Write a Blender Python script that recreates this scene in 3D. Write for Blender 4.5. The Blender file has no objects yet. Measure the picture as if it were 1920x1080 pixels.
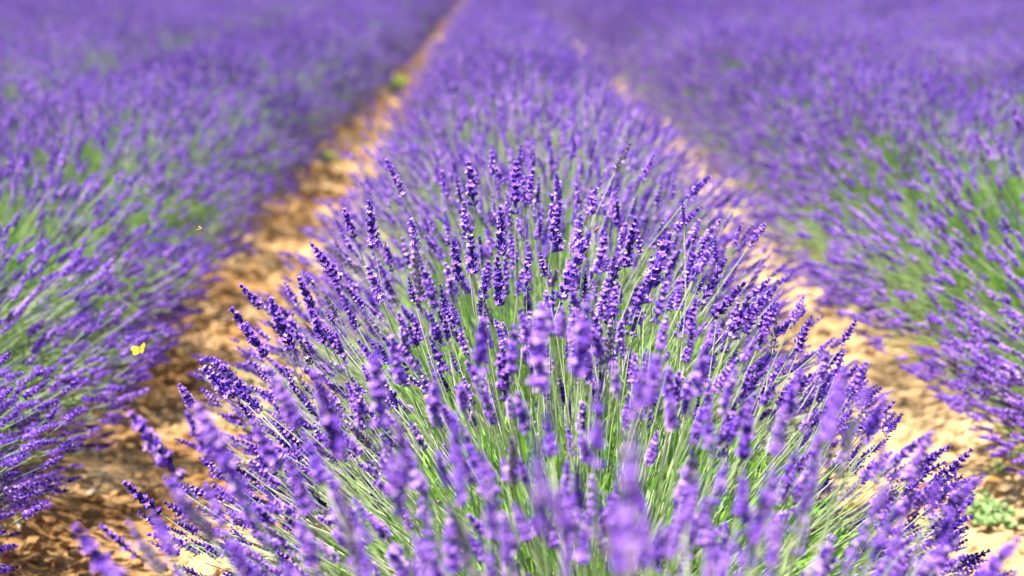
import bpy, math, random
import numpy as np
from mathutils import Vector, Matrix, Quaternion

random.seed(4)
RNG = np.random.default_rng(11)
scene = bpy.context.scene
COL = scene.collection

# ------------------------------------------------------------------ camera
H = 1.06
W_PX, H_PX, F_PX = 1920.0, 1080.0, 2667.0
VP_X, VP_Y = 923.0, -75.0
FOCUS = 2.08
cam_d = bpy.data.cameras.new("camera")
cam_d.sensor_width = 36.0
cam_d.lens = 36.0 * F_PX / W_PX
cam_d.clip_start = 0.02
cam_d.clip_end = 600.0
cam_d.dof.use_dof = True
cam_d.dof.focus_distance = FOCUS
cam_d.dof.aperture_fstop = 2.5
cam = bpy.data.objects.new("camera", cam_d)
COL.objects.link(cam)
PITCH = math.atan((H_PX / 2 - VP_Y) / F_PX)
YAW = math.atan((W_PX / 2 - VP_X) / F_PX)
cam.location = (0, 0, H)
cam.rotation_euler = (math.pi / 2 - PITCH, 0, -YAW)
scene.camera = cam
CM = np.array(cam.rotation_euler.to_matrix())


def at(px, py, depth):
    """Point seen at photograph pixel (px, py), depth metres along the lens axis."""
    v = np.array([(px - W_PX / 2) / F_PX * depth, -(py - H_PX / 2) / F_PX * depth, -depth])
    return CM @ v + np.array([0, 0, H])


def proj(p):
    v = (np.asarray(p) - np.array([0, 0, H])) @ CM
    d = -v[..., 2]
    dd = np.where(d < 0.05, 0.05, d)
    return v[..., 0] / dd * F_PX + W_PX / 2, -v[..., 1] / dd * F_PX + H_PX / 2, d


# ------------------------------------------------------------------ light
SUN_EL, SUN_AZ = math.radians(64), math.radians(-122)   # azimuth measured from +Y (row direction) towards +X
world = bpy.data.worlds.new("World")
scene.world = world
world.use_nodes = True
wn = world.node_tree
sky = wn.nodes.new("ShaderNodeTexSky")
sky.sky_type = 'NISHITA'
sky.sun_disc = False
sky.sun_elevation = SUN_EL
sky.sun_rotation = SUN_AZ
wn.links.new(sky.outputs[0], wn.nodes["Background"].inputs[0])
wn.nodes["Background"].inputs[1].default_value = 0.09
sun_d = bpy.data.lights.new("sun", 'SUN')
sun_d.energy = 5.0
sun_d.angle = math.radians(0.53)
sun_d.color = (1.0, 0.95, 0.87)
sun = bpy.data.objects.new("sun", sun_d)
COL.objects.link(sun)
sdir = Vector((math.sin(SUN_AZ) * math.cos(SUN_EL), math.cos(SUN_AZ) * math.cos(SUN_EL), math.sin(SUN_EL)))
sun.rotation_euler = sdir.to_track_quat('Z', 'Y').to_euler()
sun.location = (0, 0, 20)

vs = scene.view_settings
vs.view_transform = 'Standard'
vs.look = 'None'
vs.exposure = 1.36
vs.gamma = 1.0
vs.use_curve_mapping = False
cy = scene.cycles
cy.use_denoising = True
try:
    cy.denoiser = 'OPENIMAGEDENOISE'
except Exception:
    pass
cy.max_bounces = 7
cy.diffuse_bounces = 4
cy.transmission_bounces = 4
cy.glossy_bounces = 2
cy.caustics_reflective = False
cy.caustics_refractive = False

# ------------------------------------------------------------------ materials


def new_mat(name):
    m = bpy.data.materials.new(name)
    m.use_nodes = True
    nt = m.node_tree
    for n in list(nt.nodes):
        nt.nodes.remove(n)
    out = nt.nodes.new("ShaderNodeOutputMaterial")
    return m, nt, out


def leafy(name, stops, transl=0.3, rough=0.6, obj_random=0.0, attr="tone", spec=0.25):
    """A thin living surface: colour from a per-piece tone attribute, partly translucent."""
    m, nt, out = new_mat(name)
    a = nt.nodes.new("ShaderNodeAttribute")
    a.attribute_name = attr
    fac = a.outputs["Fac"]
    if obj_random:
        oi = nt.nodes.new("ShaderNodeObjectInfo")
        s = nt.nodes.new("ShaderNodeMath"); s.operation = 'SUBTRACT'
        nt.links.new(oi.outputs["Random"], s.inputs[0]); s.inputs[1].default_value = 0.5
        ma = nt.nodes.new("ShaderNodeMath"); ma.operation = 'MULTIPLY_ADD'
        nt.links.new(s.outputs[0], ma.inputs[0]); ma.inputs[1].default_value = obj_random
        nt.links.new(fac, ma.inputs[2])
        fac = ma.outputs[0]
    cr = nt.nodes.new("ShaderNodeValToRGB")
    el = cr.color_ramp.elements
    el[0].position = stops[0][0]; el[0].color = (*stops[0][1], 1)
    el[1].position = stops[-1][0]; el[1].color = (*stops[-1][1], 1)
    for p, c in stops[1:-1]:
        e = el.new(p); e.color = (*c, 1)
    nt.links.new(fac, cr.inputs[0])
    b = nt.nodes.new("ShaderNodeBsdfPrincipled")
    b.inputs["Roughness"].default_value = rough
    b.inputs["Specular IOR Level"].default_value = spec
    nt.links.new(cr.outputs[0], b.inputs["Base Color"])
    t = nt.nodes.new("ShaderNodeBsdfTranslucent")
    nt.links.new(cr.outputs[0], t.inputs[0])
    mx = nt.nodes.new("ShaderNodeMixShader")
    mx.inputs[0].default_value = transl
    nt.links.new(b.outputs[0], mx.inputs[1]); nt.links.new(t.outputs[0], mx.inputs[2])
    nt.links.new(mx.outputs[0], out.inputs[0])
    return m


M_CALYX = leafy("calyx", [(0.0, (0.018, 0.007, 0.09)), (0.45, (0.098, 0.030, 0.44)), (1.0, (0.36, 0.16, 0.86))],
                0.15, 0.7, 0.35)
M_COROLLA = leafy("corolla", [(0.0, (0.28, 0.10, 0.80)), (0.5, (0.56, 0.25, 0.90)), (1.0, (0.95, 0.66, 0.95))],
                  0.40, 0.6, 0.45)
M_FADED = leafy("faded_calyx", [(0.0, (0.06, 0.05, 0.08)), (0.5, (0.20, 0.15, 0.28)), (1.0, (0.42, 0.36, 0.44))], 0.15, 0.8, 0.2)
M_STALK = leafy("stalk", [(0.0, (0.13, 0.25, 0.06)), (0.5, (0.33, 0.46, 0.18)), (1.0, (0.66, 0.68, 0.46))],
                0.15, 0.55)
M_LEAF = leafy("lavender_leaf", [(0.0, (0.09, 0.25, 0.03)), (0.5, (0.23, 0.46, 0.05)), (1.0, (0.44, 0.62, 0.20))],
               0.35, 0.55)
M_WEED = leafy("weed_leaf", [(0.0, (0.12, 0.25, 0.06)), (0.6, (0.27, 0.42, 0.15)), (1.0, (0.46, 0.58, 0.32))],
               0.30, 0.5)
M_YELLOW_WEED = leafy("yellow_weed_leaf", [(0.0, (0.22, 0.36, 0.02)), (1.0, (0.50, 0.60, 0.04))], 0.40, 0.5)


def soil_material():
    m, nt, out = new_mat("soil")
    tc = nt.nodes.new("ShaderNodeTexCoord")
    b = nt.nodes.new("ShaderNodeBsdfPrincipled")
    b.inputs["Roughness"].default_value = 0.95
    b.inputs["Specular IOR Level"].default_value = 0.1

    def noise(scale, detail, rough=0.6):
        n = nt.nodes.new("ShaderNodeTexNoise")
        n.inputs["Scale"].default_value = scale
        n.inputs["Detail"].default_value = detail
        n.inputs["Roughness"].default_value = rough
        nt.links.new(tc.outputs["Object"], n.inputs["Vector"])
        return n

    def ramp(src, stops):
        r = nt.nodes.new("ShaderNodeValToRGB")
        el = r.color_ramp.elements
        el[0].position, el[0].color = stops[0][0], (*stops[0][1], 1)
        el[1].position, el[1].color = stops[-1][0], (*stops[-1][1], 1)
        for p, c in stops[1:-1]:
            e = el.new(p); e.color = (*c, 1)
        nt.links.new(src, r.inputs[0])
        return r
    n1 = noise(2.2, 6)
    n2 = noise(38.0, 8, 0.7)
    c1 = ramp(n1.outputs[0], [(0.34, (0.30, 0.145, 0.048)), (0.50, (0.41, 0.245, 0.105)), (0.66, (0.60, 0.43, 0.235))])
    c2 = ramp(n2.outputs[0], [(0.30, (0.50, 0.42, 0.35)), (0.55, (1, 1, 1)), (0.8, (1.12, 1.12, 1.1))])
    mx = nt.nodes.new("ShaderNodeMix"); mx.data_type = 'RGBA'; mx.blend_type = 'MULTIPLY'
    mx.inputs[0].default_value = 1.0
    nt.links.new(c1.outputs[0], mx.inputs[6]); nt.links.new(c2.outputs[0], mx.inputs[7])
    # the soil of the path on the right is a paler, sandier one
    sx = nt.nodes.new("ShaderNodeSeparateXYZ")
    nt.links.new(tc.outputs["Object"], sx.inputs[0])
    mr = nt.nodes.new("ShaderNodeMapRange")
    mr.inputs["From Min"].default_value = -0.2
    mr.inputs["From Max"].default_value = 0.5
    mr.inputs["To Max"].default_value = 0.38
    nt.links.new(sx.outputs[0], mr.inputs["Value"])
    m2 = nt.nodes.new("ShaderNodeMix"); m2.data_type = 'RGBA'
    m2.inputs[7].default_value = (0.62, 0.46, 0.27, 1)
    nt.links.new(mr.outputs[0], m2.inputs[0]); nt.links.new(mx.outputs[2], m2.inputs[6])
    nt.links.new(m2.outputs[2], b.inputs["Base Color"])
    n3 = noise(160.0, 6, 0.7)
    bp = nt.nodes.new("ShaderNodeBump")
    bp.inputs["Strength"].default_value = 0.6
    bp.inputs["Distance"].default_value = 0.006
    nt.links.new(n3.outputs[0], bp.inputs["Height"])
    nt.links.new(bp.outputs[0], b.inputs["Normal"])
    nt.links.new(b.outputs[0], out.inputs[0])
    return m


M_SOIL = soil_material()


def plain(name, c1, c2, scale=60.0, rough=0.8, spec=0.2, transl=0.0, bump=0.3):
    m, nt, out = new_mat(name)
    tc = nt.nodes.new("ShaderNodeTexCoord")
    n = nt.nodes.new("ShaderNodeTexNoise")
    n.inputs["Scale"].default_value = scale
    n.inputs["Detail"].default_value = 5
    nt.links.new(tc.outputs["Object"], n.inputs["Vector"])
    cr = nt.nodes.new("ShaderNodeValToRGB")
    cr.color_ramp.elements[0].position = 0.35; cr.color_ramp.elements[0].color = (*c1, 1)
    cr.color_ramp.elements[1].position = 0.68; cr.color_ramp.elements[1].color = (*c2, 1)
    nt.links.new(n.outputs[0], cr.inputs[0])
    b = nt.nodes.new("ShaderNodeBsdfPrincipled")
    b.inputs["Roughness"].default_value = rough
    b.inputs["Specular IOR Level"].default_value = spec
    nt.links.new(cr.outputs[0], b.inputs["Base Color"])
    bp = nt.nodes.new("ShaderNodeBump")
    bp.inputs["Strength"].default_value = bump
    bp.inputs["Distance"].default_value = 0.002
    nt.links.new(n.outputs[0], bp.inputs["Height"])
    nt.links.new(bp.outputs[0], b.inputs["Normal"])
    if transl:
        t = nt.nodes.new("ShaderNodeBsdfTranslucent")
        nt.links.new(cr.outputs[0], t.inputs[0])
        mx = nt.nodes.new("ShaderNodeMixShader"); mx.inputs[0].default_value = transl
        nt.links.new(b.outputs[0], mx.inputs[1]); nt.links.new(t.outputs[0], mx.inputs[2])
        nt.links.new(mx.outputs[0], out.inputs[0])
    else:
        nt.links.new(b.outputs[0], out.inputs[0])
    return m


M_STONE = plain("pale_stone", (0.42, 0.32, 0.22), (0.66, 0.56, 0.42), 40, 0.9)
M_CLOD = plain("dark_clod", (0.17, 0.075, 0.025), (0.34, 0.17, 0.06), 50, 0.95, 0.1, bump=0.8)
M_DRY = plain("dry_leaf", (0.58, 0.50, 0.32), (0.72, 0.66, 0.48), 80, 0.7, transl=0.25)
M_RUST = plain("rust_leaf", (0.42, 0.15, 0.02), (0.62, 0.28, 0.05), 80, 0.7, transl=0.25)
M_RED = plain("red_leaf", (0.16, 0.01, 0.015), (0.30, 0.03, 0.03), 80, 0.6, transl=0.2)
M_WING = plain("yellow_wing", (0.78, 0.52, 0.015), (0.86, 0.68, 0.05), 200, 0.6, transl=0.35, bump=0.1)
M_BFLY = plain("butterfly_body", (0.05, 0.04, 0.03), (0.30, 0.24, 0.10), 400, 0.8)
M_BEE = plain("bee_fur", (0.07, 0.03, 0.012), (0.30, 0.16, 0.05), 500, 0.85)
M_BEE2 = plain("bee_band", (0.35, 0.17, 0.04), (0.62, 0.36, 0.12), 500, 0.8)
M_BEEWING = plain("bee_wing", (0.55, 0.50, 0.45), (0.75, 0.70, 0.66), 300, 0.3, transl=0.6, bump=0.0)

# ------------------------------------------------------------------ mesh helpers


class Soup:
    """Triangle soup with a material index and a tone for every vertex."""

    def __init__(self):
        self.v, self.f, self.m, self.t, self.n = [], [], [], [], 0

    def add(self, v, f, mat=0, tone=0.5):
        v = np.asarray(v, float).reshape(-1, 3)
        f = np.asarray(f, int).reshape(-1, 3)
        self.v.append(v)
        self.f.append(f + self.n)
        self.m.append(np.full(len(f), mat) if np.isscalar(mat) else np.asarray(mat))
        self.t.append(np.full(len(v), tone, float) if np.isscalar(tone) else np.asarray(tone, float))
        self.n += len(v)

    def arrays(self):
        return (np.concatenate(self.v), np.concatenate(self.f), np.concatenate(self.m), np.concatenate(self.t))

    def mesh(self, name, mats, smooth=True):
        return mesh_from(name, *self.arrays(), mats, smooth)


def mesh_from(name, v, f, m, t, mats, smooth=True):
    me = bpy.data.meshes.new(name)
    nv, nf = len(v), len(f)
    k = f.shape[1]
    me.vertices.add(nv)
    me.vertices.foreach_set("co", np.ascontiguousarray(v, dtype=np.float32).ravel())
    me.loops.add(nf * k)
    me.loops.foreach_set("vertex_index", np.ascontiguousarray(f, dtype=np.int32).ravel())
    me.polygons.add(nf)
    me.polygons.foreach_set("loop_start", np.arange(0, nf * k, k, dtype=np.int32))
    me.polygons.foreach_set("material_index", np.ascontiguousarray(m, dtype=np.int32))
    me.polygons.foreach_set("use_smooth", np.full(nf, smooth, dtype=bool))
    if t is not None:
        a = me.attributes.new("tone", 'FLOAT', 'POINT')
        a.data.foreach_set("value", np.ascontiguousarray(t, dtype=np.float32))
    for mm in mats:
        me.materials.append(mm)
    me.update(calc_edges=True)
    return me


def link(name, data, parent=None, loc=(0, 0, 0)):
    o = bpy.data.objects.new(name, data)
    COL.objects.link(o)
    o.location = loc
    if parent is not None:
        o.parent = parent
    return o


def tag(o, label=None, cat=None, group=None, kind=None):
    if label: o["label"] = label
    if cat: o["category"] = cat
    if group: o["group"] = group
    if kind: o["kind"] = kind
    return o


def norm(a):
    a = np.asarray(a, float)
    return a / np.maximum(np.linalg.norm(a, axis=-1, keepdims=True), 1e-9)


def frames(d):
    """Rotation matrices (n,3,3) taking +Z to d."""
    d = norm(d)
    ref = np.where(np.abs(d[:, 2:3]) < 0.95, np.array([[0, 0, 1.0]]), np.array([[1.0, 0, 0]]))
    x = norm(np.cross(ref, d))
    y = np.cross(d, x)
    return np.stack([x, y, d], axis=2)


# ------------------------------------------------------------------ lavender flower spikes (unit: metres, base at origin, axis +Z)


def ring_tube(rad, z, sides):
    a = np.arange(sides) * 2 * np.pi / sides
    v = [np.stack([np.cos(a) * r, np.sin(a) * r, np.full(sides, zz)], 1) for r, zz in zip(rad, z)]
    f = []
    for k in range(len(rad) - 1):
        for i in range(sides):
            j = (i + 1) % sides
            p, q, r_, s = k * sides + i, k * sides + j, (k + 1) * sides + j, (k + 1) * sides + i
            f += [(p, q, r_), (p, r_, s)]
    v = np.concatenate(v)
    return v, np.array(f)


def calyx_high():
    v, f = ring_tube([0.0006, 0.00145, 0.00150, 0.0009], [0, 0.002, 0.0048, 0.0063], 5)
    n = len(v)
    v = np.vstack([v, [[0, 0, 0.0068]]])
    f = np.vstack([f, [(15 + i, 15 + (i + 1) % 5, n) for i in range(5)]])
    return v, f


def calyx_low():
    a = np.arange(4) * np.pi / 2
    r = 0.0017
    v = np.vstack([[[0, 0, 0]], np.stack([np.cos(a) * r, np.sin(a) * r, np.full(4, 0.0035)], 1), [[0, 0, 0.0075]]])
    f = [(0, 1 + (i + 1) % 4, 1 + i) for i in range(4)] + [(5, 1 + i, 1 + (i + 1) % 4) for i in range(4)]
    return v, np.array(f)


def corolla_high(r):
    """Small two-lipped flower: five rounded lobes round a throat."""
    v = [[0, 0, 0.0]]
    f = []
    for i in range(5):
        a = i * 2 * np.pi / 5 + r.uniform(-.15, .15)
        L = r.uniform(0.0028, 0.0040) * (1.25 if i in (0, 1) else 1.0)
        w = 0.42
        k = len(v)
        v += [[math.cos(a - w) * L * .6, math.sin(a - w) * L * .6, 0.0012],
              [math.cos(a) * L, math.sin(a) * L, r.uniform(0.0008, 0.0028)],
              [math.cos(a + w) * L * .6, math.sin(a + w) * L * .6, 0.0012]]
        f += [(0, k, k + 1), (0, k + 1, k + 2)]
    return np.array(v), np.array(f)


CH, CL = calyx_high(), calyx_low()


def calyx_far():
    a = np.arange(3) * np.pi * 2 / 3
    v = np.vstack([[[0, 0, 0]], np.stack([np.cos(a) * .0018, np.sin(a) * .0018, np.full(3, 0.0035)], 1), [[0, 0, 0.0075]]])
    f = [(0, 1 + (i + 1) % 3, 1 + i) for i in range(3)] + [(4, 1 + i, 1 + (i + 1) % 3) for i in range(3)]
    return v, np.array(f)


CF = calyx_far()


def make_head(seed, level, slim=False, faded=False):
    """One flower spike 66 mm long: whorls of calyces, some with open corollas.  level 0 = close, 1 = middle, 2 = far."""
    r = np.random.default_rng(seed)
    s = Soup()
    Lh = 0.066
    nw = [9, 7, 5][level] + r.integers(-1, 2)
    gap = r.random() < 0.45
    zs = np.linspace(0.12 if gap else 0.0, 0.90, nw) * Lh
    if gap:
        zs[0] = 0.0
    bloom = 0.12 if faded else r.uniform(0.30, 0.85)
    rv, rf = ring_tube([0.0011, 0.0009, 0.0008], [-0.002, Lh * .5, Lh * .95], [5, 4, 3][level])
    s.add(rv, rf, 2, 0.35)
    # dense core of bracts behind the whorls
    cz = np.array([0.10 if gap else -0.01, 0.16, 0.42, 0.72, 0.95]) * Lh
    cr_ = np.array([0.0012, 0.0042, 0.0040, 0.0027, 0.0008]) * ([0.75, 1.0, 1.15][level] * (0.75 if slim else 1.0))
    kv, kf = ring_tube(cr_, cz, [6, 5, 4][level])
    s.add(kv, kf, 3 if faded else 0, np.clip(r.normal(0.33, 0.2, len(kv)), 0, 1))
    if level == 0 and nw > 5:
        zs[1:-1] += r.normal(0, 0.0011, nw - 2)
    for k, z in enumerate(zs):
        u = z / Lh
        prof = 1.05 if u < 0.30 else 1.05 - (u - 0.30) / 0.70 * 0.74
        if k == 0 and gap:
            prof = 0.85
        prof *= r.uniform(0.78, 1.15) * (0.72 if slim else 1.0)
        n = max(3, int(round([9, 6, 4][level] * (0.55 + 0.45 * prof))))
        ph = r.uniform(0, 6.28)
        for i in range(n):
            a = ph + i * 2 * np.pi / n + r.uniform(-.25, .25)
            el = r.uniform(0.55, 0.95) + 0.45 * u
            if u > 0.82:
                el += 0.25
            d = np.array([[math.cos(a) * math.cos(el), math.sin(a) * math.cos(el), math.sin(el)]])
            R = frames(d)[0]
            sc = r.uniform(0.85, 1.2) * (0.72 + 0.42 * prof)
            if level == 2:
                sc *= 1.7
            elif level == 1:
                sc *= 1.15
            o = np.array([math.cos(a), math.sin(a), 0]) * 0.0034 * prof + [0, 0, z + r.uniform(-.0012, .0012)]
            cv, cf = (CH, CL, CF)[level]
            tone = np.clip(r.normal(0.42 - 0.18 * u, 0.2), 0, 1)
            s.add((cv * sc) @ R.T + o, cf, 3 if faded else 0, tone)
            pb = bloom * (1.15 if u < .75 else 0.7)
            if r.random() < pb:
                tip = o + R[:, 2] * 0.0066 * sc
                tone2 = np.clip(r.normal(0.45, 0.28), 0, 1)
                if level == 0:
                    fv, ff = corolla_high(r)
                    s.add((fv * 1.1 * sc) @ R.T + tip, ff, 1, tone2)
                else:
                    w = 0.0031 * sc * (1.0 if level == 1 else 0.8)
                    q = np.array([[w, 0, .001], [0, w, .0002], [-w, 0, .0012], [0, -w, .0004]])
                    s.add(q @ R.T + tip, [(0, 1, 2), (0, 2, 3)], 1, tone2)
    return s.arrays()


HEAD_MATS = [M_CALYX, M_COROLLA, M_STALK, M_FADED]
NV = 18
HI = [make_head(100 + i, 0, i % 5 == 4, i == 8) for i in range(NV)]
MID = [make_head(100 + i, 1, i % 5 == 4, i == 8) for i in range(NV)]
LOW = [make_head(100 + i, 2, i % 5 == 4, i == 8) for i in range(NV)]
HI_MESH = [mesh_from("flower_spike", *h, HEAD_MATS, True) for h in HI]


def join_heads(bank, base, dirs, scl, var, spin, tone_off):
    """Many spikes in one triangle soup."""
    R = frames(dirs)
    c, s_ = np.cos(spin), np.sin(spin)
    Z = np.zeros((len(base), 3, 3)); Z[:, 0, 0] = c; Z[:, 0, 1] = -s_; Z[:, 1, 0] = s_; Z[:, 1, 1] = c; Z[:, 2, 2] = 1
    R = R @ Z
    V, F, Mi, T, n = [], [], [], [], 0
    for k in range(len(bank)):
        idx = np.where(var == k)[0]
        if not len(idx):
            continue
        v, f, m, t = bank[k]
        vv = np.einsum('nij,vj->nvi', R[idx], v) * scl[idx][:, None, None] + base[idx][:, None, :]
        V.append(vv.reshape(-1, 3))
        F.append((f[None] + (np.arange(len(idx)) * len(v))[:, None, None]).reshape(-1, 3) + n)
        Mi.append(np.tile(m, len(idx)))
        T.append((t[None] + tone_off[idx][:, None]).reshape(-1))
        n += len(idx) * len(v)
    return np.concatenate(V), np.concatenate(F), np.concatenate(Mi), np.clip(np.concatenate(T), 0, 1)


def stalks_mesh(P0, P1, P2, tone, rad=0.00115, seg=5, name="stalks"):
    n = len(P0)
    ts = np.linspace(0, 1, seg + 1)
    pts = [((1 - t) ** 2) * P0 + 2 * t * (1 - t) * P1 + t * t * P2 for t in ts]
    pts = np.stack(pts, 1)                                   # n, seg+1, 3
    tang = np.gradient(pts, axis=1)
    R = frames(tang.reshape(-1, 3)).reshape(n, seg + 1, 3, 3)
    ang = np.arange(3) * 2 * np.pi / 3
    rr = (rad * (1.15 - 0.35 * ts))[None, :, None, None]
    ring = R[..., :, 0][:, :, None, :] * np.cos(ang)[None, None, :, None] + R[..., :, 1][:, :, None, :] * np.sin(ang)[None, None, :, None]
    v = (pts[:, :, None, :] + ring * rr).reshape(-1, 3)
    f = []
    for k in range(seg):
        for i in range(3):
            j = (i + 1) % 3
            f += [(k * 3 + i, k * 3 + j, k * 3 + 3 + j), (k * 3 + i, k * 3 + 3 + j, k * 3 + 3 + i)]
    f = np.array(f)
    f = (f[None] + (np.arange(n) * (seg + 1) * 3)[:, None, None]).reshape(-1, 3)
    return mesh_from(name, v, f, np.zeros(len(f)), np.repeat(tone, (seg + 1) * 3), [M_STALK], True)


def bush_spikes(r, n, ax, ay, h, flank=0.74, low=0.0, zb=0.07):
    """Directions and tips of n spikes of one bush, base at the origin, row along Y."""
    out = []
    az = h - zb
    ph = r.uniform(0, 6.28, 4)
    while len(out) < n:
        c = r.uniform(-0.14, 0.58) if r.random() < flank else r.uniform(0.58, 1.0)
        phi = r.uniform(0, 2 * np.pi)
        if r.random() < low:                     # the skirt of flowers leaning out over the paths
            c = r.uniform(-0.06, 0.36)
            phi = r.normal(0, 0.55) + math.pi * r.integers(0, 2)
        s_ = math.sqrt(1 - c * c)
        d = np.array([s_ * math.cos(phi), s_ * math.sin(phi), c])
        lump = 1 + 0.05 * math.sin(3 * phi + ph[0]) * s_ + 0.05 * math.sin(5 * c * 3 + 2 * phi + ph[1])
        q = min(1.12, max(0.55, r.normal(0.97, 0.075))) * lump
        tip = np.array([ax * d[0], ay * d[1], zb + az * (abs(d[2]) ** 0.85) * np.sign(d[2])]) * q
        if abs(tip[1]) > 0.36 and tip[2] < 0.7 * h and r.random() < 0.75:
            continue
        if tip[2] < 0.035:
            continue
        out.append((d, tip))
    d = np.array([o[0] for o in out]); tip = np.array([o[1] for o in out])
    return d, tip


def spike_set(r, n, ax, ay, h, head=0.050, flank=0.74, low=0.0):
    d, tip = bush_spikes(r, n, ax, ay, h, flank, low)
    L = np.clip(r.normal(head, 0.22 * head, n), 0.024, 0.090) * (0.85 + 0.15 * np.clip(d[:, 2] * 2, 0, 1))
    P0 = np.stack([0.18 * ax * d[:, 0], 0.35 * ay * d[:, 1], 0.07 + 0.06 * np.abs(d[:, 2])], 1) + r.normal(0, .02, (n, 3)) * [1, 1, .4]
    u = norm(tip - P0)
    hd = norm(u * [1.0, 1.0, 1.0] + r.normal(0, 0.15, (n, 3)) + [0, 0, 0.10])
    base = tip - hd * L[:, None]
    P1 = base - hd * (np.linalg.norm(base - P0, axis=1) * 0.45)[:, None]
    return dict(d=d, tip=tip, base=base, hd=hd, L=L, P0=P0, P1=P1,
                var=r.integers(0, NV, n), spin=r.uniform(0, 6.28, n), toff=r.normal(0, 0.10, n))


def leaf_soup(r, n, ax, ay, hl, long=(0.03, 0.075), width=0.0022):
    """Narrow upright leaves over the leafy cushion under the flowers."""
    c = r.uniform(0.0, 1.0, n); phi = r.uniform(0, 2 * np.pi, n); s_ = np.sqrt(1 - c * c)
    d = np.stack([s_ * np.cos(phi), s_ * np.sin(phi), c], 1)
    rad = np.sqrt(r.uniform(0.30, 1.0, n))
    p = np.stack([ax * d[:, 0] * rad, ay * d[:, 1] * rad, 0.03 + (hl - 0.03) * d[:, 2] * rad], 1)
    u = norm(d * [1, .8, 1] + [0, 0, 0.45] + r.normal(0, 0.33, (n, 3)))
    side = norm(np.cross(u, r.normal(0, 1, (n, 3))))
    L = r.uniform(*long, n)[:, None]
    w = (width * r.uniform(0.7, 1.4, n))[:, None]
    up = np.cross(side, u)
    mid = p + u * L * 0.5 + up * L * r.normal(0, .06, n)[:, None]
    end = p + u * L + up * L * r.normal(0, .18, n)[:, None]
    v = np.stack([p - side * w * .5, p + side * w * .5, mid - side * w, mid + side * w, end], 1).reshape(-1, 3)
    f = np.array([(0, 1, 3), (0, 3, 2), (2, 3, 4)])
    f = (f[None] + (np.arange(n) * 5)[:, None, None]).reshape(-1, 3)
    tone = np.clip(r.normal(0.42, 0.28, n), 0, 1)
    return v, f, np.zeros(len(f)), np.repeat(tone, 5)


FOLIAGE = [mesh_from("foliage", *leaf_soup(np.random.default_rng(500 + i), 4600, 0.43, 0.46, 0.41, (0.035, 0.095)), [M_LEAF], False) for i in range(4)]

# ------------------------------------------------------------------ ground


def lattice(seed, n=256):
    return np.random.default_rng(seed).random((n, n))


def vnoise(x, y, lat):
    n = lat.shape[0]
    xi = np.floor(x).astype(int); yi = np.floor(y).astype(int)
    fx = x - xi; fy = y - yi
    fx = fx * fx * (3 - 2 * fx); fy = fy * fy * (3 - 2 * fy)
    a = lat[xi % n, yi % n]; b = lat[(xi + 1) % n, yi % n]; c = lat[xi % n, (yi + 1) % n]; d = lat[(xi + 1) % n, (yi + 1) % n]
    return (a * (1 - fx) + b * fx) * (1 - fy) + (c * (1 - fx) + d * fx) * fy - 0.5


LATS = [lattice(900 + i) for i in range(6)]
ROW0, ROW_STEP = 0.12, 1.46


def ground_z(x, y):
    x = np.asarray(x, float); y = np.asarray(y, float)
    u = (x - ROW0) / ROW_STEP
    z = 0.055 * np.cos(2 * np.pi * u) - 0.03
    z = z + 0.050 * vnoise(x * 2.3, y * 2.3, LATS[0])
    z = z + 0.030 * vnoise(x * 7.0, y * 5.5, LATS[1])
    cl = vnoise(x * 17, y * 15, LATS[2])
    patch = np.clip(vnoise(x * 1.6 + 40, y * 1.6, LATS[3]) * 2.4 + 0.55 + np.where(x < 0, 0.55, 0.0), 0.15, 1.25)
    rid = 0.5 - np.abs(vnoise(x * 23 + 7, y * 31, LATS[5])) * 2
    z = z + patch * (0.055 * np.clip(cl, -0.12, 1) + 0.022 * rid + 0.034 * vnoise(x * 41, y * 37, LATS[4]))
    return z + 0.004 * vnoise(x * 90, y * 90, LATS[5])


def grow(start, step, ratio, end):
    out = []
    v, s_ = start, step
    while v < end:
        s_ *= ratio
        v += s_
        out.append(v)
    return out


xf = np.arange(-1.75, 1.95, 0.0135)
xs = np.array([-v for v in grow(1.75, 0.03, 1.18, 260)][::-1] + list(xf) + grow(xf[-1], 0.03, 1.18, 260))
yf = np.arange(1.5, 5.6, 0.0135)
ys = np.array([-v for v in grow(-1.5, 0.05, 1.25, 120)][::-1] + list(yf) + grow(yf[-1], 0.0145, 1.03, 420))
GX, GY = np.meshgrid(xs, ys, indexing='ij')
far = np.clip(1 - (np.hypot(GX, GY) - 30) / 30, 0, 1)
GZ = ground_z(GX, GY) * far
v = np.stack([GX, GY, GZ], -1).reshape(-1, 3)
nx, ny = len(xs), len(ys)
ii, jj = np.meshgrid(np.arange(nx - 1), np.arange(ny - 1), indexing='ij')
q = np.stack([ii * ny + jj, (ii + 1) * ny + jj, (ii + 1) * ny + jj + 1, ii * ny + jj + 1], -1).reshape(-1, 4)
ground = link("ground", mesh_from("ground", v, q, np.zeros(len(q)), None, [M_SOIL], True))
tag(ground, "sandy ochre soil between the lavender rows", kind="structure")


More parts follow.
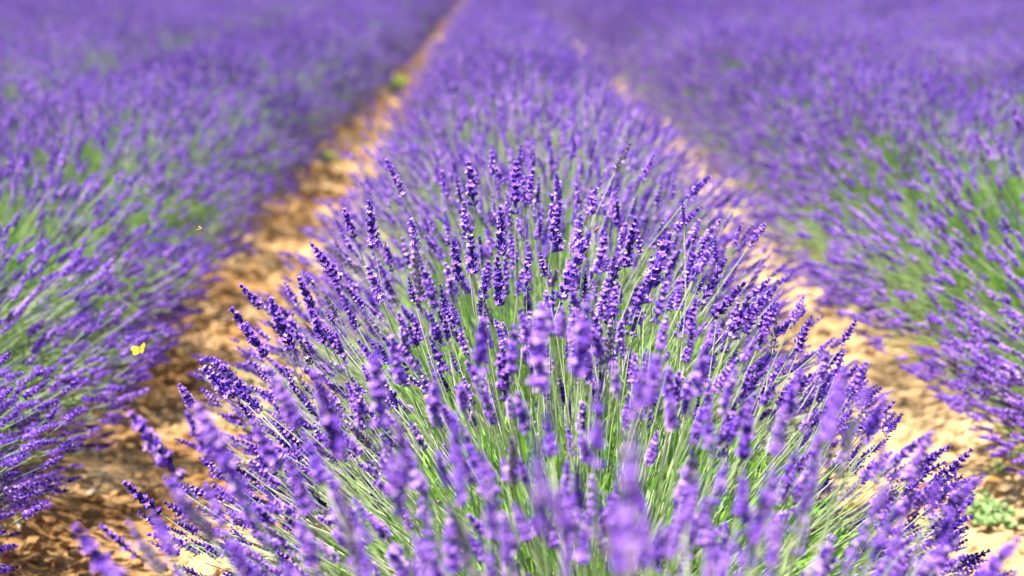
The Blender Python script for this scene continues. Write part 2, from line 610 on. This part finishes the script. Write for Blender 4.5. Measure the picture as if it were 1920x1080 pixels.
def rock_arrays(r, sub=1, rough=0.22, flat=0.65):
    t = (1 + 5 ** .5) / 2
    v = norm(np.array([(-1, t, 0), (1, t, 0), (-1, -t, 0), (1, -t, 0), (0, -1, t), (0, 1, t), (0, -1, -t), (0, 1, -t),
                       (t, 0, -1), (t, 0, 1), (-t, 0, -1), (-t, 0, 1)], float))
    f = [(0, 11, 5), (0, 5, 1), (0, 1, 7), (0, 7, 10), (0, 10, 11), (1, 5, 9), (5, 11, 4), (11, 10, 2), (10, 7, 6), (7, 1, 8),
         (3, 9, 4), (3, 4, 2), (3, 2, 6), (3, 6, 8), (3, 8, 9), (4, 9, 5), (2, 4, 11), (6, 2, 10), (8, 6, 7), (9, 8, 1)]
    for _ in range(sub):
        v = list(map(tuple, v)); cache = {}; nf = []

        def midp(a, b):
            key = (min(a, b), max(a, b))
            if key not in cache:
                m = norm((np.array(v[a]) + np.array(v[b])) / 2)
                v.append(tuple(m)); cache[key] = len(v) - 1
            return cache[key]
        for a, b, c in f:
            x, y, z = midp(a, b), midp(b, c), midp(c, a)
            nf += [(a, x, z), (b, y, x), (c, z, y), (x, y, z)]
        f = nf
        v = np.array(v)
    k = r.normal(0, 1, (5, 3)) * 2.2
    ph = r.uniform(0, 6.28, 5)
    disp = 1 + rough * sum(np.sin(v @ k[i] + ph[i]) for i in range(5)) / 2.2 + r.normal(0, rough * .18, len(v))
    v = v * disp[:, None] * [1, r.uniform(.7, 1), flat]
    return v, np.array(f)


# crumbs and grit of soil lying in the two paths: nobody could count them
s = Soup()
r = np.random.default_rng(77)
for _ in range(6000):
    side = r.random() < 0.5
    x = (r.uniform(-0.95, -0.30) if side else r.uniform(0.5, 1.2))
    y = 1.8 + 5.5 * r.random() ** 1.6
    if float(vnoise(np.array(x * 1.6 + 40), np.array(y * 1.6), LATS[3])) < -0.22:
        continue
    sz = 0.003 + 0.017 * r.random() ** 4
    rv, rf = rock_arrays(r, 0, 0.3, 0.8)
    s.add(rv * sz + [x, y, float(ground_z(x, y)) + sz * .25], rf)
for _ in range(900):
    side = r.random() < 0.62
    x = (-0.50 - 0.40 * r.random() ** 0.7) if side else r.choice([r.uniform(0.85, 1.15), r.uniform(0.5, 1.1)])
    y = 1.9 + 3.6 * r.random() ** 1.4
    if not side and float(vnoise(np.array(x * 3.1), np.array(y * 3.1), LATS[4])) < 0.05:
        continue
    sz = 0.008 + 0.016 * r.random() ** 2.2
    rv, rf = rock_arrays(r, 1, 0.34, 0.75)
    s.add(rv * sz + [x, y, float(ground_z(x, y)) + sz * .12], rf)
crumbs = link("soil_crumbs", s.mesh("soil_crumbs", [M_SOIL], False))
tag(crumbs, "loose crumbs of ochre soil scattered along the paths", kind="stuff")

# ------------------------------------------------------------------ lavender rows
ROWS = {k: ROW0 + k * ROW_STEP - (0.085 if k < 0 else 0) for k in range(-12, 13)}
ROW_W = {0: 0.93, -1: 0.97, 1: 0.98}          # how wide the bushes of a row spread beyond the first few metres
ROW_H = {0: 0.645, -1: 0.61, 1: 0.67}
BUSH_STEP = 0.75

# spikes that can be picked out one by one in the photograph: tip pixel, base pixel, depth
KEY_SPIKES = [
    (938, 387, 941, 478, 2.08), (968, 303, 966, 400, 2.30), (1000, 318, 988, 382, 2.30), (880, 305, 888, 385, 2.28),
    (870, 378, 874, 448, 2.15), (882, 428, 886, 512, 2.06), (850, 450, 861, 525, 2.06), (770, 410, 781, 470, 2.12),
    (777, 470, 790, 563, 1.82), (724, 300, 757, 366, 2.32), (692, 378, 702, 465, 2.12), (645, 392, 664, 445, 2.22),
    (582, 456, 635, 525, 2.06), (560, 520, 592, 592, 2.02), (507, 556, 522, 612, 2.04), (450, 535, 492, 576, 2.14),
    (690, 500, 716, 566, 2.02), (990, 474, 987, 545, 2.04), (932, 482, 938, 572, 2.02), (916, 490, 907, 560, 2.05),
    (1034, 365, 1046, 470, 2.14), (1050, 380, 1036, 450, 2.10), (1106, 437, 1052, 560, 2.05), (1090, 408, 1083, 470, 2.08),
    (1136, 437, 1121, 512, 1.88), (1118, 352, 1108, 402, 2.20), (1182, 268, 1155, 318, 2.40), (1226, 290, 1206, 335, 2.40),
    (1192, 410, 1172, 500, 2.06), (1257, 438, 1208, 566, 2.00), (1140, 520, 1126, 600, 1.92), (1250, 530, 1228, 606, 1.80),
    (1362, 484, 1312, 572, 2.06), (1397, 530, 1338, 594, 2.04), (1455, 538, 1388, 604, 2.05), (1444, 522, 1408, 560, 2.10),
    (1510, 583, 1455, 626, 2.06), (1435, 420, 1405, 462, 2.32), (1310, 390, 1268, 432, 2.20), (1330, 330, 1290, 372, 2.40),
    (433, 577, 498, 668, 2.05), (375, 677, 428, 745, 2.02), (395, 670, 432, 708, 2.08), (507, 560, 546, 655, 2.03),
    (562, 638, 583, 682, 2.02), (575, 560, 606, 642, 2.02), (336, 722, 362, 762, 2.00), (245, 775, 338, 900, 1.62),
    (350, 775, 400, 860, 1.60), (232, 905, 300, 962, 1.95), (188, 985, 255, 1042, 1.70), (140, 990, 235, 1110, 1.35),
    (1187, 810, 1172, 1075, 0.88), (1124, 720, 1118, 880, 1.23), (1103, 560, 1085, 705, 1.37), (1015, 570, 1010, 725, 1.38),
    (1240, 650, 1215, 760, 1.38), (905, 600, 898, 700, 1.47), (965, 610, 960, 700, 1.55), (912, 880, 926, 1010, 1.20),
    (700, 660, 716, 800, 1.41), (735, 630, 752, 720, 1.60), (640, 900, 668, 1060, 1.19), (850, 780, 862, 900, 1.29),
    (1748, 812, 1700, 902, 1.47), (1842, 892, 1768, 958, 1.45), (1582, 690, 1562, 765, 1.47), (1660, 745, 1620, 830, 1.47),
    (1560, 760, 1520, 880, 1.29), (1780, 1000, 1720, 1090, 1.26), (1910, 1010, 1840, 1085, 1.38), (1450, 880, 1400, 1060, 1.15),
    (590, 700, 640, 860, 1.35), (370, 760, 450, 920, 1.33), (505, 690, 560, 800, 1.44), (1330, 640, 1300, 740, 1.47),
    (813, 698, 818, 778, 1.50),
    (747, 782, 760, 902, 1.24),
    (735, 850, 751, 965, 1.29),
    (969, 738, 987, 809, 1.50),
    (958, 822, 964, 907, 1.50),
    (1009, 831, 1013, 1000, 0.95),
    (951, 1013, 962, 1120, 1.39),
    (918, 1027, 925, 1150, 1.22),
    (1062, 867, 1075, 955, 1.50),
    (1111, 893, 1120, 985, 1.50),
    (1151, 680, 1160, 747, 1.50),
    (1213, 667, 1187, 787, 1.22),
    (667, 1040, 693, 1130, 1.50),
    (1258, 987, 1228, 1067, 1.50),
    (1405, 765, 1393, 860, 1.50),
    (1455, 965, 1442, 1090, 1.19),
    (1340, 1000, 1325, 1110, 1.35),
    (1640, 960, 1600, 1045, 1.50),
    (1715, 920, 1675, 970, 1.50),
    (1795, 1005, 1755, 1065, 1.50),
    (1600, 790, 1578, 872, 1.50),
    (430, 890, 482, 985, 1.39),
    (325, 920, 402, 1010, 1.27),
    (620, 890, 642, 995, 1.40),
    (540, 860, 580, 960, 1.39),
    (790, 900, 802, 1000, 1.49),
    (1300, 850, 1275, 950, 1.46),
    (1530, 900, 1490, 1000, 1.39),
    (1380, 690, 1355, 780, 1.50),
    (475, 790, 520, 880, 1.49),
    (845, 960, 852, 1070, 1.36),
    (1020, 650, 1015, 735, 1.50),
    (1500, 700, 1470, 785, 1.50),
    (560, 980, 600, 1090, 1.28),
    (420, 1000, 480, 1100, 1.29),
    (1560, 1010, 1515, 1110, 1.37),
    (1700, 1030, 1655, 1110, 1.50),
]
ks_tip = np.array([at(a, b, d - 0.01) for a, b, _, _, d in KEY_SPIKES])
ks_base = np.array([at(a, b, d + 0.01) for _, _, a, b, d in KEY_SPIKES])

ORD = ["nearest", "second", "third", "fourth", "fifth", "sixth", "seventh", "eighth", "ninth", "tenth", "eleventh", "twelfth", "thirteenth"]
TINTS = {
    0: ["beneath the camera with large blurred spikes along the bottom edge", "with green stems showing through blurred near spikes",
        "holding the tall sharp spikes in focus", "just behind the sharp spikes"],
}


def bush_label(row, k):
    name = {0: "the middle row", -1: "the row beside the left path", 1: "the row beside the right path"}[row]
    extra = {0: {0: ", large blurred spikes at the bottom edge", 1: ", green stems between blurred spikes",
                 2: ", tall purple spikes in sharp focus"},
             -1: {0: ", low spikes over brown soil"}, 1: {0: ", low spikes above the green weed"}}[row].get(k, "")
    return f"{ORD[k]} lavender bush along {name}{extra}"


N_NEAR, N_SIDE, N_FAR = 840, 1040, 1250


# where the flanks of the rows end over the paths (photograph rows, photograph columns)
EDGE_MID_LEFT = ([380, 430, 535, 580, 680, 730, 780, 905, 985, 1150], [600, 550, 450, 430, 370, 335, 250, 225, 170, 20])
EDGE_MID_RIGHT = ([380, 420, 500, 580, 680, 760, 810, 890, 1000, 1150], [1380, 1440, 1500, 1560, 1620, 1680, 1740, 1800, 1830, 1960])
EDGE_LEFT = ([380, 400, 500, 600, 690, 760, 820, 900, 960, 1000, 1150], [545, 530, 430, 365, 290, 245, 200, 135, 110, 60, -60])
EDGE_RIGHT = ([380, 480, 560, 660, 740, 870, 950, 1150], [1330, 1440, 1530, 1640, 1755, 1885, 1960, 2100])


def build_near(row, k, x, y, seed):
    r = np.random.default_rng(seed)
    h = ROW_H[row] * r.uniform(0.96, 1.04)
    if row == 0:
        h *= {0: 0.82, 1: 0.94, 2: 1.0}.get(k, 1.04)            # the row tapers off towards its end
    S = spike_set(r, N_NEAR + 260 if k > 3 else 1200, 0.61, 0.53, h, 0.043, {0: 0.84, 1: 0.83, 2: 0.80, 3: 0.78}.get(k, 0.74), 0.19 if k < 4 else 0.0) if row == 0 else spike_set(r, N_SIDE + (360 if y < 4.2 else 0), (0.70 if y < 3 else 0.62) if row < 0 else (0.63 if y < 3.5 else 0.80), 0.53, h, 0.041, 0.72, 0.28 if k < 4 else 0.10)
    zg = float(ground_z(x, y))
    zg = 0.0
    org = np.array([x, y, zg])
    if row == 0:
        # key spikes that belong to this bush; drop random spikes standing in front of the sharp ones
        sel = [i for i in range(len(KEY_SPIKES)) if abs(ks_base[i][1] - y) <= BUSH_STEP / 2]
        if sel:
            kt, kb = ks_tip[sel] - org, ks_base[sel] - org
            L = np.linalg.norm(kt - kb, axis=1)
            hd = norm(kt - kb)
            P0 = np.stack([0.18 * kt[:, 0], 0.35 * kt[:, 1], np.full(len(sel), 0.10)], 1)
            P1 = kb - hd * (np.linalg.norm(kb - P0, axis=1) * 0.45)[:, None]
            add = dict(d=hd, tip=kt, base=kb, hd=hd, L=L, P0=P0, P1=P1, var=np.array([i % NV for i in sel]),
                       spin=r.uniform(0, 6.28, len(sel)), toff=r.normal(0.03, .08, len(sel)))
            S = {q: np.concatenate([add[q], S[q]]) for q in S}
        nk = len(sel)
    else:
        nk = 0
    n = len(S["L"])
    # keep the lens clear
    wt = S["tip"] + org
    clear = (np.linalg.norm(wt - np.array([0, 0, H]), axis=1) > 0.85) | (np.arange(n) < nk)
    px, py, dep = proj(wt)
    # heads stop where the flanks of the rows end over the paths
    mx_, my_, _ = proj((S["tip"] * 0.7 + S["base"] * 0.3) + org)
    seen = (dep > 0.3) & (my_ > 380) & (my_ < 1150) & (np.arange(n) >= nk)
    slack = r.normal(0, 14, n)
    if row == 0:
        lo = np.interp(my_, *EDGE_MID_LEFT); hi = np.interp(my_, *EDGE_MID_RIGHT)
        clear &= ~(seen & ((mx_ < lo + slack) | (mx_ > hi + slack)))
    elif row == -1:
        clear &= ~(seen & (mx_ > np.interp(my_, *EDGE_LEFT) + slack))
    else:
        clear &= ~(seen & (mx_ < np.interp(my_, *EDGE_RIGHT) + slack))
    inview = (px > -60) & (px < 1980) & (py > -60) & (py < 1180) & (dep > 0.3)
    face = (S["d"] * norm(np.array([0, 0, H]) - wt)).sum(1)
    score = np.where(inview, 1.0, -5.0) + face + 0.4 / np.maximum(dep, .3)
    score[:nk] += 10
    order = np.argsort(-score)
    order = order[clear[order]]
    root = bpy.data.objects.new("lavender_bush", None)
    COL.objects.link(root)
    root.location = org
    root.empty_display_size = 0.2
    fo = link("foliage", FOLIAGE[seed % 4], root)
    fo.scale = (1, 1, h / 0.645)
    fo["kind"] = "stuff"
    keep = np.sort(order)
    st = link("stalks", stalks_mesh(S["P0"][keep], S["P1"][keep], S["base"][keep] + S["hd"][keep] * .002,
                                    np.clip(r.normal(0.62 if row == 0 else 0.34, .25, len(keep)), 0, 1)), root)
    st["kind"] = "stuff"
    ind = [i for i in order[:300] if score[i] > -2]
    rest = np.array([i for i in order if i not in set(ind)], int)
    Rm = frames(S["hd"])
    for i in ind:
        o = bpy.data.objects.new("flower_spike", HI_MESH[S["var"][i]])
        COL.objects.link(o)
        o.parent = root
        sc = S["L"][i] / 0.066
        wd = sc * 0.5 + 0.5 * (0.60 if i >= nk else 0.70)
        if dep[i] < 1.25:
            wd *= 0.72
        m = Matrix([list(a) for a in Rm[i]]).to_4x4() @ Matrix.Rotation(S["spin"][i], 4, 'Z') @ Matrix.Diagonal((wd, wd, sc, 1))
        m.translation = Vector(S["base"][i])
        o.matrix_basis = m
    if len(rest):
        me = mesh_from("flower_spikes", *join_heads(MID if row == 0 else LOW, S["base"][rest], S["hd"][rest], S["L"][rest] / .066, S["var"][rest],
                                                    S["spin"][rest], S["toff"][rest]), HEAD_MATS, True)
        fs = link("flower_spikes", me, root)
        fs["kind"] = "stuff"
    tag(root, bush_label(row, k), "lavender bush", "lavender bushes standing in rows")
    return root


def proto_meshes(seed):
    r = np.random.default_rng(seed)
    S = spike_set(r, N_FAR, 0.63, 0.53, 0.60, 0.044, 0.66)
    st = stalks_mesh(S["P0"], S["P1"], S["base"], np.clip(r.normal(0.34, .22, N_FAR), 0, 1), 0.0009, seg=3)
    hd = mesh_from("flower_spikes", *join_heads(LOW, S["base"], S["hd"], S["L"] / .066, S["var"], S["spin"], S["toff"]), HEAD_MATS, True)
    return st, hd


PROTO = [proto_meshes(3000 + i) for i in range(4)]


def build_mid(row, k, x, y, seed):
    r = np.random.default_rng(seed)
    root = bpy.data.objects.new("lavender_bush", None)
    COL.objects.link(root)
    root.location = (x, y, 0)
    root.rotation_euler = (0, 0, math.pi * (k % 2))
    sc = r.uniform(0.95, 1.05)
    root.scale = (sc * ROW_W[row], sc, ROW_H[row] / 0.60 * r.uniform(.96, 1.05))
    p = PROTO[seed % 4]
    fo = link("foliage", FOLIAGE[(seed + 1) % 4], root)
    st = link("stalks", p[0], root)
    fs = link("flower_spikes", p[1], root)
    for o in (fo, st, fs):
        o["kind"] = "stuff"
    tag(root, bush_label(row, k), "lavender bush", "lavender bushes standing in rows")
    return root


mid_roots = []
ends = {}
for row, y0, count in ((0, 0.35, 12), (-1, 1.40, 11), (1, 2.05, 10)):
    for k in range(count):
        y = y0 + k * BUSH_STEP
        x = ROWS[row] + RNG.normal(0, .02)
        seed = 1000 + (row + 1) * 100 + k
        if y < 5.0:
            build_near(row, k, x, y, seed)
        else:
            mid_roots.append(build_mid(row, k, x, y, seed))
    ends[row] = y0 + count * BUSH_STEP

# the rest of the field, too blurred and far off to tell its bushes apart: one mass per row


def field_nodes(sources):
    ng = bpy.data.node_groups.new("lavender_field", 'GeometryNodeTree')
    ng.interface.new_socket("Geometry", in_out='INPUT', socket_type='NodeSocketGeometry')
    ng.interface.new_socket("Geometry", in_out='OUTPUT', socket_type='NodeSocketGeometry')
    N = ng.nodes.new
    gi, go = N("NodeGroupInput"), N("NodeGroupOutput")
    top = N("GeometryNodeJoinGeometry")
    for objs in reversed(sources):
        jn = N("GeometryNodeJoinGeometry")
        for o in objs:
            oi = N("GeometryNodeObjectInfo")
            oi.transform_space = 'ORIGINAL'
            oi.inputs["Object"].default_value = o
            ng.links.new(oi.outputs["Geometry"], jn.inputs[0])
        g2i = N("GeometryNodeGeometryToInstance")
        ng.links.new(jn.outputs[0], g2i.inputs[0])
        ng.links.new(g2i.outputs[0], top.inputs[0])
    ip = N("GeometryNodeInstanceOnPoints")
    ng.links.new(gi.outputs[0], ip.inputs["Points"])
    ng.links.new(top.outputs[0], ip.inputs["Instance"])
    ip.inputs["Pick Instance"].default_value = True

    def attr(name, t):
        a = N("GeometryNodeInputNamedAttribute")
        a.data_type = t
        a.inputs["Name"].default_value = name
        return a.outputs["Attribute"]
    ng.links.new(attr("pick", 'INT'), ip.inputs["Instance Index"])
    ng.links.new(attr("turn", 'FLOAT_VECTOR'), ip.inputs["Rotation"])
    ng.links.new(attr("size", 'FLOAT_VECTOR'), ip.inputs["Scale"])
    ng.links.new(ip.outputs[0], go.inputs[0])
    return ng


sources = []
for i in range(4):
    p = PROTO[i]
    root = next(m for m in mid_roots if any(c.data is p[1] for c in m.children))
    sources.append([c for c in root.children])
FIELD = field_nodes(sources)
NAMES = {0: "the middle lavender row", -1: "the lavender row beside the left path", 1: "the lavender row beside the right path",
         -2: "the second lavender row to the left", 2: "the second lavender row to the right"}
for row in range(-12, 13):
    y0 = ends.get(row, max(1.5, (abs(ROWS[row]) - 1.5) / 0.36 - 3.0))
    yy = np.arange(y0, 75 if abs(row) < 7 else 60, BUSH_STEP)
    n = len(yy)
    r = np.random.default_rng(6000 + row)
    pts = np.stack([ROWS[row] + r.normal(0, .03, n), yy + r.normal(0, .04, n), np.zeros(n)], 1)
    me = bpy.data.meshes.new("lavender_row")
    me.vertices.add(n)
    me.vertices.foreach_set("co", pts.astype(np.float32).ravel())
    a = me.attributes.new("pick", 'INT', 'POINT'); a.data.foreach_set("value", r.integers(0, 4, n).astype(np.int32))
    rot = np.zeros((n, 3)); rot[:, 2] = np.pi * r.integers(0, 2, n) + r.normal(0, .08, n)
    a = me.attributes.new("turn", 'FLOAT_VECTOR', 'POINT'); a.data.foreach_set("vector", rot.astype(np.float32).ravel())
    hz = ROW_H.get(row, 0.60) / 0.60
    sz = np.stack([r.uniform(.95, 1.06, n) * {0: 0.90, -1: 0.96, 1: 0.91}.get(row, 1.0), np.ones(n), hz * r.uniform(.93, 1.07, n)], 1)
    a = me.attributes.new("size", 'FLOAT_VECTOR', 'POINT'); a.data.foreach_set("vector", sz.astype(np.float32).ravel())
    o = link("lavender_row", me)
    mod = o.modifiers.new("field", 'NODES')
    mod.node_group = FIELD
    lab = NAMES.get(row)
    lab = (f"far blurred stretch of {lab}" if lab else
           f"{ORD[abs(row) - 1]} lavender row to the {'left' if row < 0 else 'right'} of the middle one, far and blurred")
    tag(o, lab, "lavender", kind="stuff")

# ------------------------------------------------------------------ small things


def on_ground(px, py):
    """Where the view ray through a photograph pixel meets the soil."""
    o = np.array([0, 0, H]); d = at(px, py, 1.0) - o
    t = H / -d[2]
    for _ in range(12):
        p = o + d * t
        t = (H - float(ground_z(p[0], p[1]))) / -d[2]
    return o + d * t


r = np.random.default_rng(5)
STONES = [(147, 882, 0.013, "pale rounded stone lying on the left path under the lavender"),
          (192, 893, 0.010, "small pale chip of stone on the left path beside the rounded stone"),
          (172, 926, 0.012, "pale stone with a brown face near the bottom of the left path"),
          (1665, 975, 0.012, "pale flat stone on the right path beside blurred spikes"),
          (1870, 1048, 0.011, "small ochre stone on the soil below the green weed")]
for px, py, sz, lab in STONES:
    p = on_ground(px, py)
    v, f = rock_arrays(r, 2, 0.20, 0.6)
    s = Soup(); s.add(v * sz, f)
    o = link("stone", s.mesh("stone", [M_STONE], True), None, (p[0], p[1], p[2] + sz * 0.3))
    tag(o, lab, "stone", "stones lying on the paths")
CLODS = [(1742, 935, 0.020, "round dark brown clod of earth on the right path"),
         (1722, 952, 0.010, "small dark clod just below the round one on the right path"),
         (178, 940, 0.013, "reddish brown clod of earth on the left path beside pale stones")]
for px, py, sz, lab in CLODS:
    p = on_ground(px, py)
    v, f = rock_arrays(r, 3, 0.30, 0.85)
    s = Soup(); s.add(v * sz, f)
    o = link("earth_clod", s.mesh("earth_clod", [M_CLOD], True), None, (p[0], p[1], p[2] + sz * 0.4))
    tag(o, lab, "clod", "clods of earth on the paths")


def curled_leaf(L, w, curl, seg=6):
    v, f = [], []
    for i in range(seg + 1):
        t = i / seg
        ww = w * math.sin(math.pi * min(max(t, 0.04), 0.97)) ** 0.7
        z = curl * L * math.sin(t * 2.4)
        for k, sx in enumerate((-1, 0, 1)):
            v.append((sx * ww, t * L, z + (abs(sx) * ww * 0.5)))
    for i in range(seg):
        for k in range(2):
            a = i * 3 + k
            f += [(a, a + 1, a + 4), (a, a + 4, a + 3)]
    return np.array(v), np.array(f)


for px, py, L, w, rz, mat, lab in [
        (34, 1000, 0.030, 0.0065, 0.4, M_DRY, "pale dry curled leaf on the soil under the left row"),
        (1842, 917, 0.042, 0.006, -1.3, M_RUST, "orange brown dead leaf lying behind the green weed"),
        (4, 1064, 0.030, 0.010, 0.2, M_RED, "dark red fallen leaf at the left edge of the soil")]:
    p = on_ground(px, py)
    v, f = curled_leaf(L, w, 0.28)
    s = Soup(); s.add(v, f)
    o = link("dry_leaf", s.mesh("dry_leaf", [mat], True), None, (p[0], p[1], p[2] + 0.006))
    o.rotation_euler = (0.15, 0.2, rz)
    tag(o, lab, "leaf", "fallen leaves on the soil")

# weeds: stems with separate small leaves


def weed_leaf_mesh(mat, L, w, name="leaf"):
    v, f = curled_leaf(L, w, 0.16, 4)
    s = Soup()
    s.add(v, f, 0, np.clip(np.linspace(.2, .95, len(v)), 0, 1))
    return s.mesh(name, [mat], True)


def weed(name, loc, mat, n_stem, spread, hgt, leaf_l, leaf_w, seed, label, group):
    r = np.random.default_rng(seed)
    root = bpy.data.objects.new(name, None)
    COL.objects.link(root)
    root.location = loc
    root.empty_display_size = 0.05
    leaves = [weed_leaf_mesh(mat, leaf_l * k, leaf_w * k) for k in (0.7, 1.0, 1.25)]
    P0, P1, P2 = [], [], []
    for i in range(n_stem):
        a = r.uniform(0, 6.28)
        rad = spread * math.sqrt(r.random())
        end = np.array([math.cos(a) * rad, math.sin(a) * rad, hgt * r.uniform(.4, 1)])
        st = np.array([end[0] * .25, end[1] * .25, -0.012])
        P0.append(st); P2.append(end); P1.append((st + end) / 2 + [0, 0, .25 * hgt])
        for k in range(r.integers(4, 8)):
            t = r.uniform(.45, 1.0)
            q = (1 - t) ** 2 * st + 2 * t * (1 - t) * P1[-1] + t * t * end
            o = bpy.data.objects.new("leaf", leaves[r.integers(0, 3)])
            COL.objects.link(o)
            o.parent = root
            o.location = q
            o.rotation_euler = (r.uniform(-.3, .7), r.uniform(-.5, .5), r.uniform(0, 6.28))
    me = stalks_mesh(np.array(P0), np.array(P1), np.array(P2), np.full(n_stem, .3), 0.0011, 4, "stem")
    link("stems", me, root)["kind"] = "stuff"
    return tag(root, label, "weed", group)


p = on_ground(1862, 972)
weed("weed", p, M_WEED, 60, 0.105, 0.030, 0.014, 0.0052, 31, "pale green leafy weed on the soil beside the right path", "weeds on the paths")
p = on_ground(1800, 955)
weed("weed", p, M_WEED, 10, 0.024, 0.026, 0.013, 0.0050, 32, "small bluish green weed left of the larger pale weed", "weeds on the paths")
p = on_ground(1868, 893)
weed("weed", p, M_WEED, 6, 0.03, 0.03, 0.013, 0.005, 36, "little weed sprouting at the foot of the right row", "weeds on the paths")
p = on_ground(742, 176)
weed("weed", p, M_YELLOW_WEED, 40, 0.15, 0.15, 0.06, 0.018, 33, "bright yellow green weed far up the left path", "weeds on the paths").scale = (0.85, 2.4, 0.9)
p = on_ground(618, 318)
weed("weed", p, M_YELLOW_WEED, 12, 0.05, 0.09, 0.035, 0.011, 34, "small yellow green weed midway up the left path", "weeds on the paths")


def ellipsoid(a, b, c, nu=8, nv=6):
    v, f = [], []
    for j in range(nv + 1):
        th = math.pi * j / nv
        for i in range(nu):
            ph = 2 * math.pi * i / nu
            v.append((a * math.cos(th), b * math.sin(th) * math.cos(ph), c * math.sin(th) * math.sin(ph)))
    for j in range(nv):
        for i in range(nu):
            p, q = j * nu + i, j * nu + (i + 1) % nu
            f += [(p, q, q + nu), (p, q + nu, p + nu)]
    return np.array(v), np.array(f)


def wing_mesh(name, outline, mat, bow=0.1):
    pts = np.array(outline, float)
    c = pts.mean(0)
    L = np.ptp(pts[:, 0])
    v = [(c[0], c[1], bow * L * .3)] + [(x, y, -bow * L * 0.2 * (abs(y - c[1]) / L)) for x, y in pts]
    n = len(pts)
    f = [(0, 1 + i, 1 + (i + 1) % n) for i in range(n)]
    top = np.array(v); bot = top - [0, 0, 0.00015]
    vv = np.vstack([top, bot])
    ff = f + [(a + n + 1, c_ + n + 1, b + n + 1) for a, b, c_ in f]
    for i in range(n):
        a, b = 1 + i, 1 + (i + 1) % n
        ff += [(a, a + n + 1, b + n + 1), (a, b + n + 1, b)]
    s = Soup(); s.add(vv, ff)
    return s.mesh(name, [mat], False)


# butterfly over the edge of the left row
bp = at(262, 656, 2.35)
bf = bpy.data.objects.new("butterfly", None)
COL.objects.link(bf)
bf.location = bp
s = Soup(); s.add(*ellipsoid(0.0065, 0.0011, 0.0011))
link("body", s.mesh("body", [M_BFLY]), bf)
fore = [(0.004, 0.0005), (0.0075, 0.006), (0.0085, 0.013), (0.005, 0.0165), (0.0005, 0.0145), (-0.001, 0.006)]
hind = [(0.000, 0.0005), (0.0005, 0.007), (-0.001, 0.0125), (-0.0055, 0.0125), (-0.0085, 0.008), (-0.006, 0.002)]
for sgn, tilt in ((1, 0.20), (-1, 0.42)):
    for nm, ol in (("fore_wing", fore), ("hind_wing", hind)):
        pts = [(x, y * sgn) for x, y in ol]
        w = link(nm, wing_mesh(nm, pts if sgn > 0 else pts[::-1], M_WING), bf)
        w.rotation_euler = (sgn * tilt, 0, 0)
        if nm == "hind_wing":
            w.location = (0, 0, -0.0003)
bf.scale = (0.98,) * 3
bz = Vector((-.4, -.8, .55)).normalized()
by = bz.cross(Vector((-.15, .4, .9))).normalized()
bx = by.cross(bz)
bf.rotation_euler = Matrix((bx, by, bz)).transposed().to_euler()
tag(bf, "yellow butterfly with raised wings flying over the left lavender row", "butterfly")


def bee(loc, rot, label, size=1.0):
    root = bpy.data.objects.new("bee", None)
    COL.objects.link(root)
    root.location = loc
    root.rotation_euler = rot
    root.scale = (size,) * 3
    for nm, (a, b, c), x, z, mat in (("abdomen", (0.0040, 0.0021, 0.0020), -0.0045, -0.0004, M_BEE2), ("thorax", (0.0023, 0.0021, 0.0020), 0.0005, 0, M_BEE),
                                     ("head", (0.0013, 0.0016, 0.0015), 0.0036, -0.0004, M_BEE)):
        s = Soup(); s.add(*ellipsoid(a, b, c))
        o = link(nm, s.mesh(nm, [mat]), root, (x, 0, z))
        if nm == "abdomen":
            for bx in (-0.0010, 0.0008):
                rr = 0.0020 * math.sqrt(1 - (bx / 0.004) ** 2)
                tv, tf = ring_tube([rr * 1.07, rr * 1.1, rr * 1.05], [-.0004, 0, .0004], 10)
                s2 = Soup(); s2.add(tv[:, [2, 0, 1]] + [bx, 0, 0], tf)
                link("band", s2.mesh("band", [M_BEE]), o)
    for sgn in (1, -1):
        ol = [(0.001, 0.0008), (0.0008, 0.005), (-0.0015, 0.0085), (-0.0042, 0.0080), (-0.0035, 0.004)]
        pts = [(x, y * sgn) for x, y in ol]
        w = link("wing", wing_mesh("wing", pts if sgn > 0 else pts[::-1], M_BEEWING), root, (0, 0, 0.0018))
        w.rotation_euler = (sgn * 0.35, 0, 0)
    P0 = np.array([[0.0012 - 0.0012 * k, sg * 0.0012, -0.0012] for k in range(3) for sg in (1, -1)])
    P2 = P0 + np.array([[0.0012 - 0.0012 * k, sg * 0.0022, -0.0030] for k in range(3) for sg in (1, -1)])
    P1 = (P0 + P2) / 2 + np.array([[0, sg * .0012, .0010] for k in range(3) for sg in (1, -1)])
    for i in range(6):
        me = stalks_mesh(P0[i:i + 1], P1[i:i + 1], P2[i:i + 1], np.array([.1]), 0.00022, 3, "leg")
        me.materials.clear(); me.materials.append(M_BEE)
        link("leg", me, root)
    return tag(root, label, "bee", "bees among the lavender")


bee(at(377, 431, 2.15), (0.2, 0.1, 0.4), "small bee in flight above the left lavender row", 0.75)
bee(at(1117, 432, 2.04), (0.4, 0.9, 2.6), "dark bee clinging to the top of a sharp lavender spike", 0.9)
bee(at(722, 457, 2.06), (0.9, -0.6, 1.2), "orange brown bee among sharp purple spikes on the left side of the middle row", 0.75)
print("objects", len(bpy.data.objects))
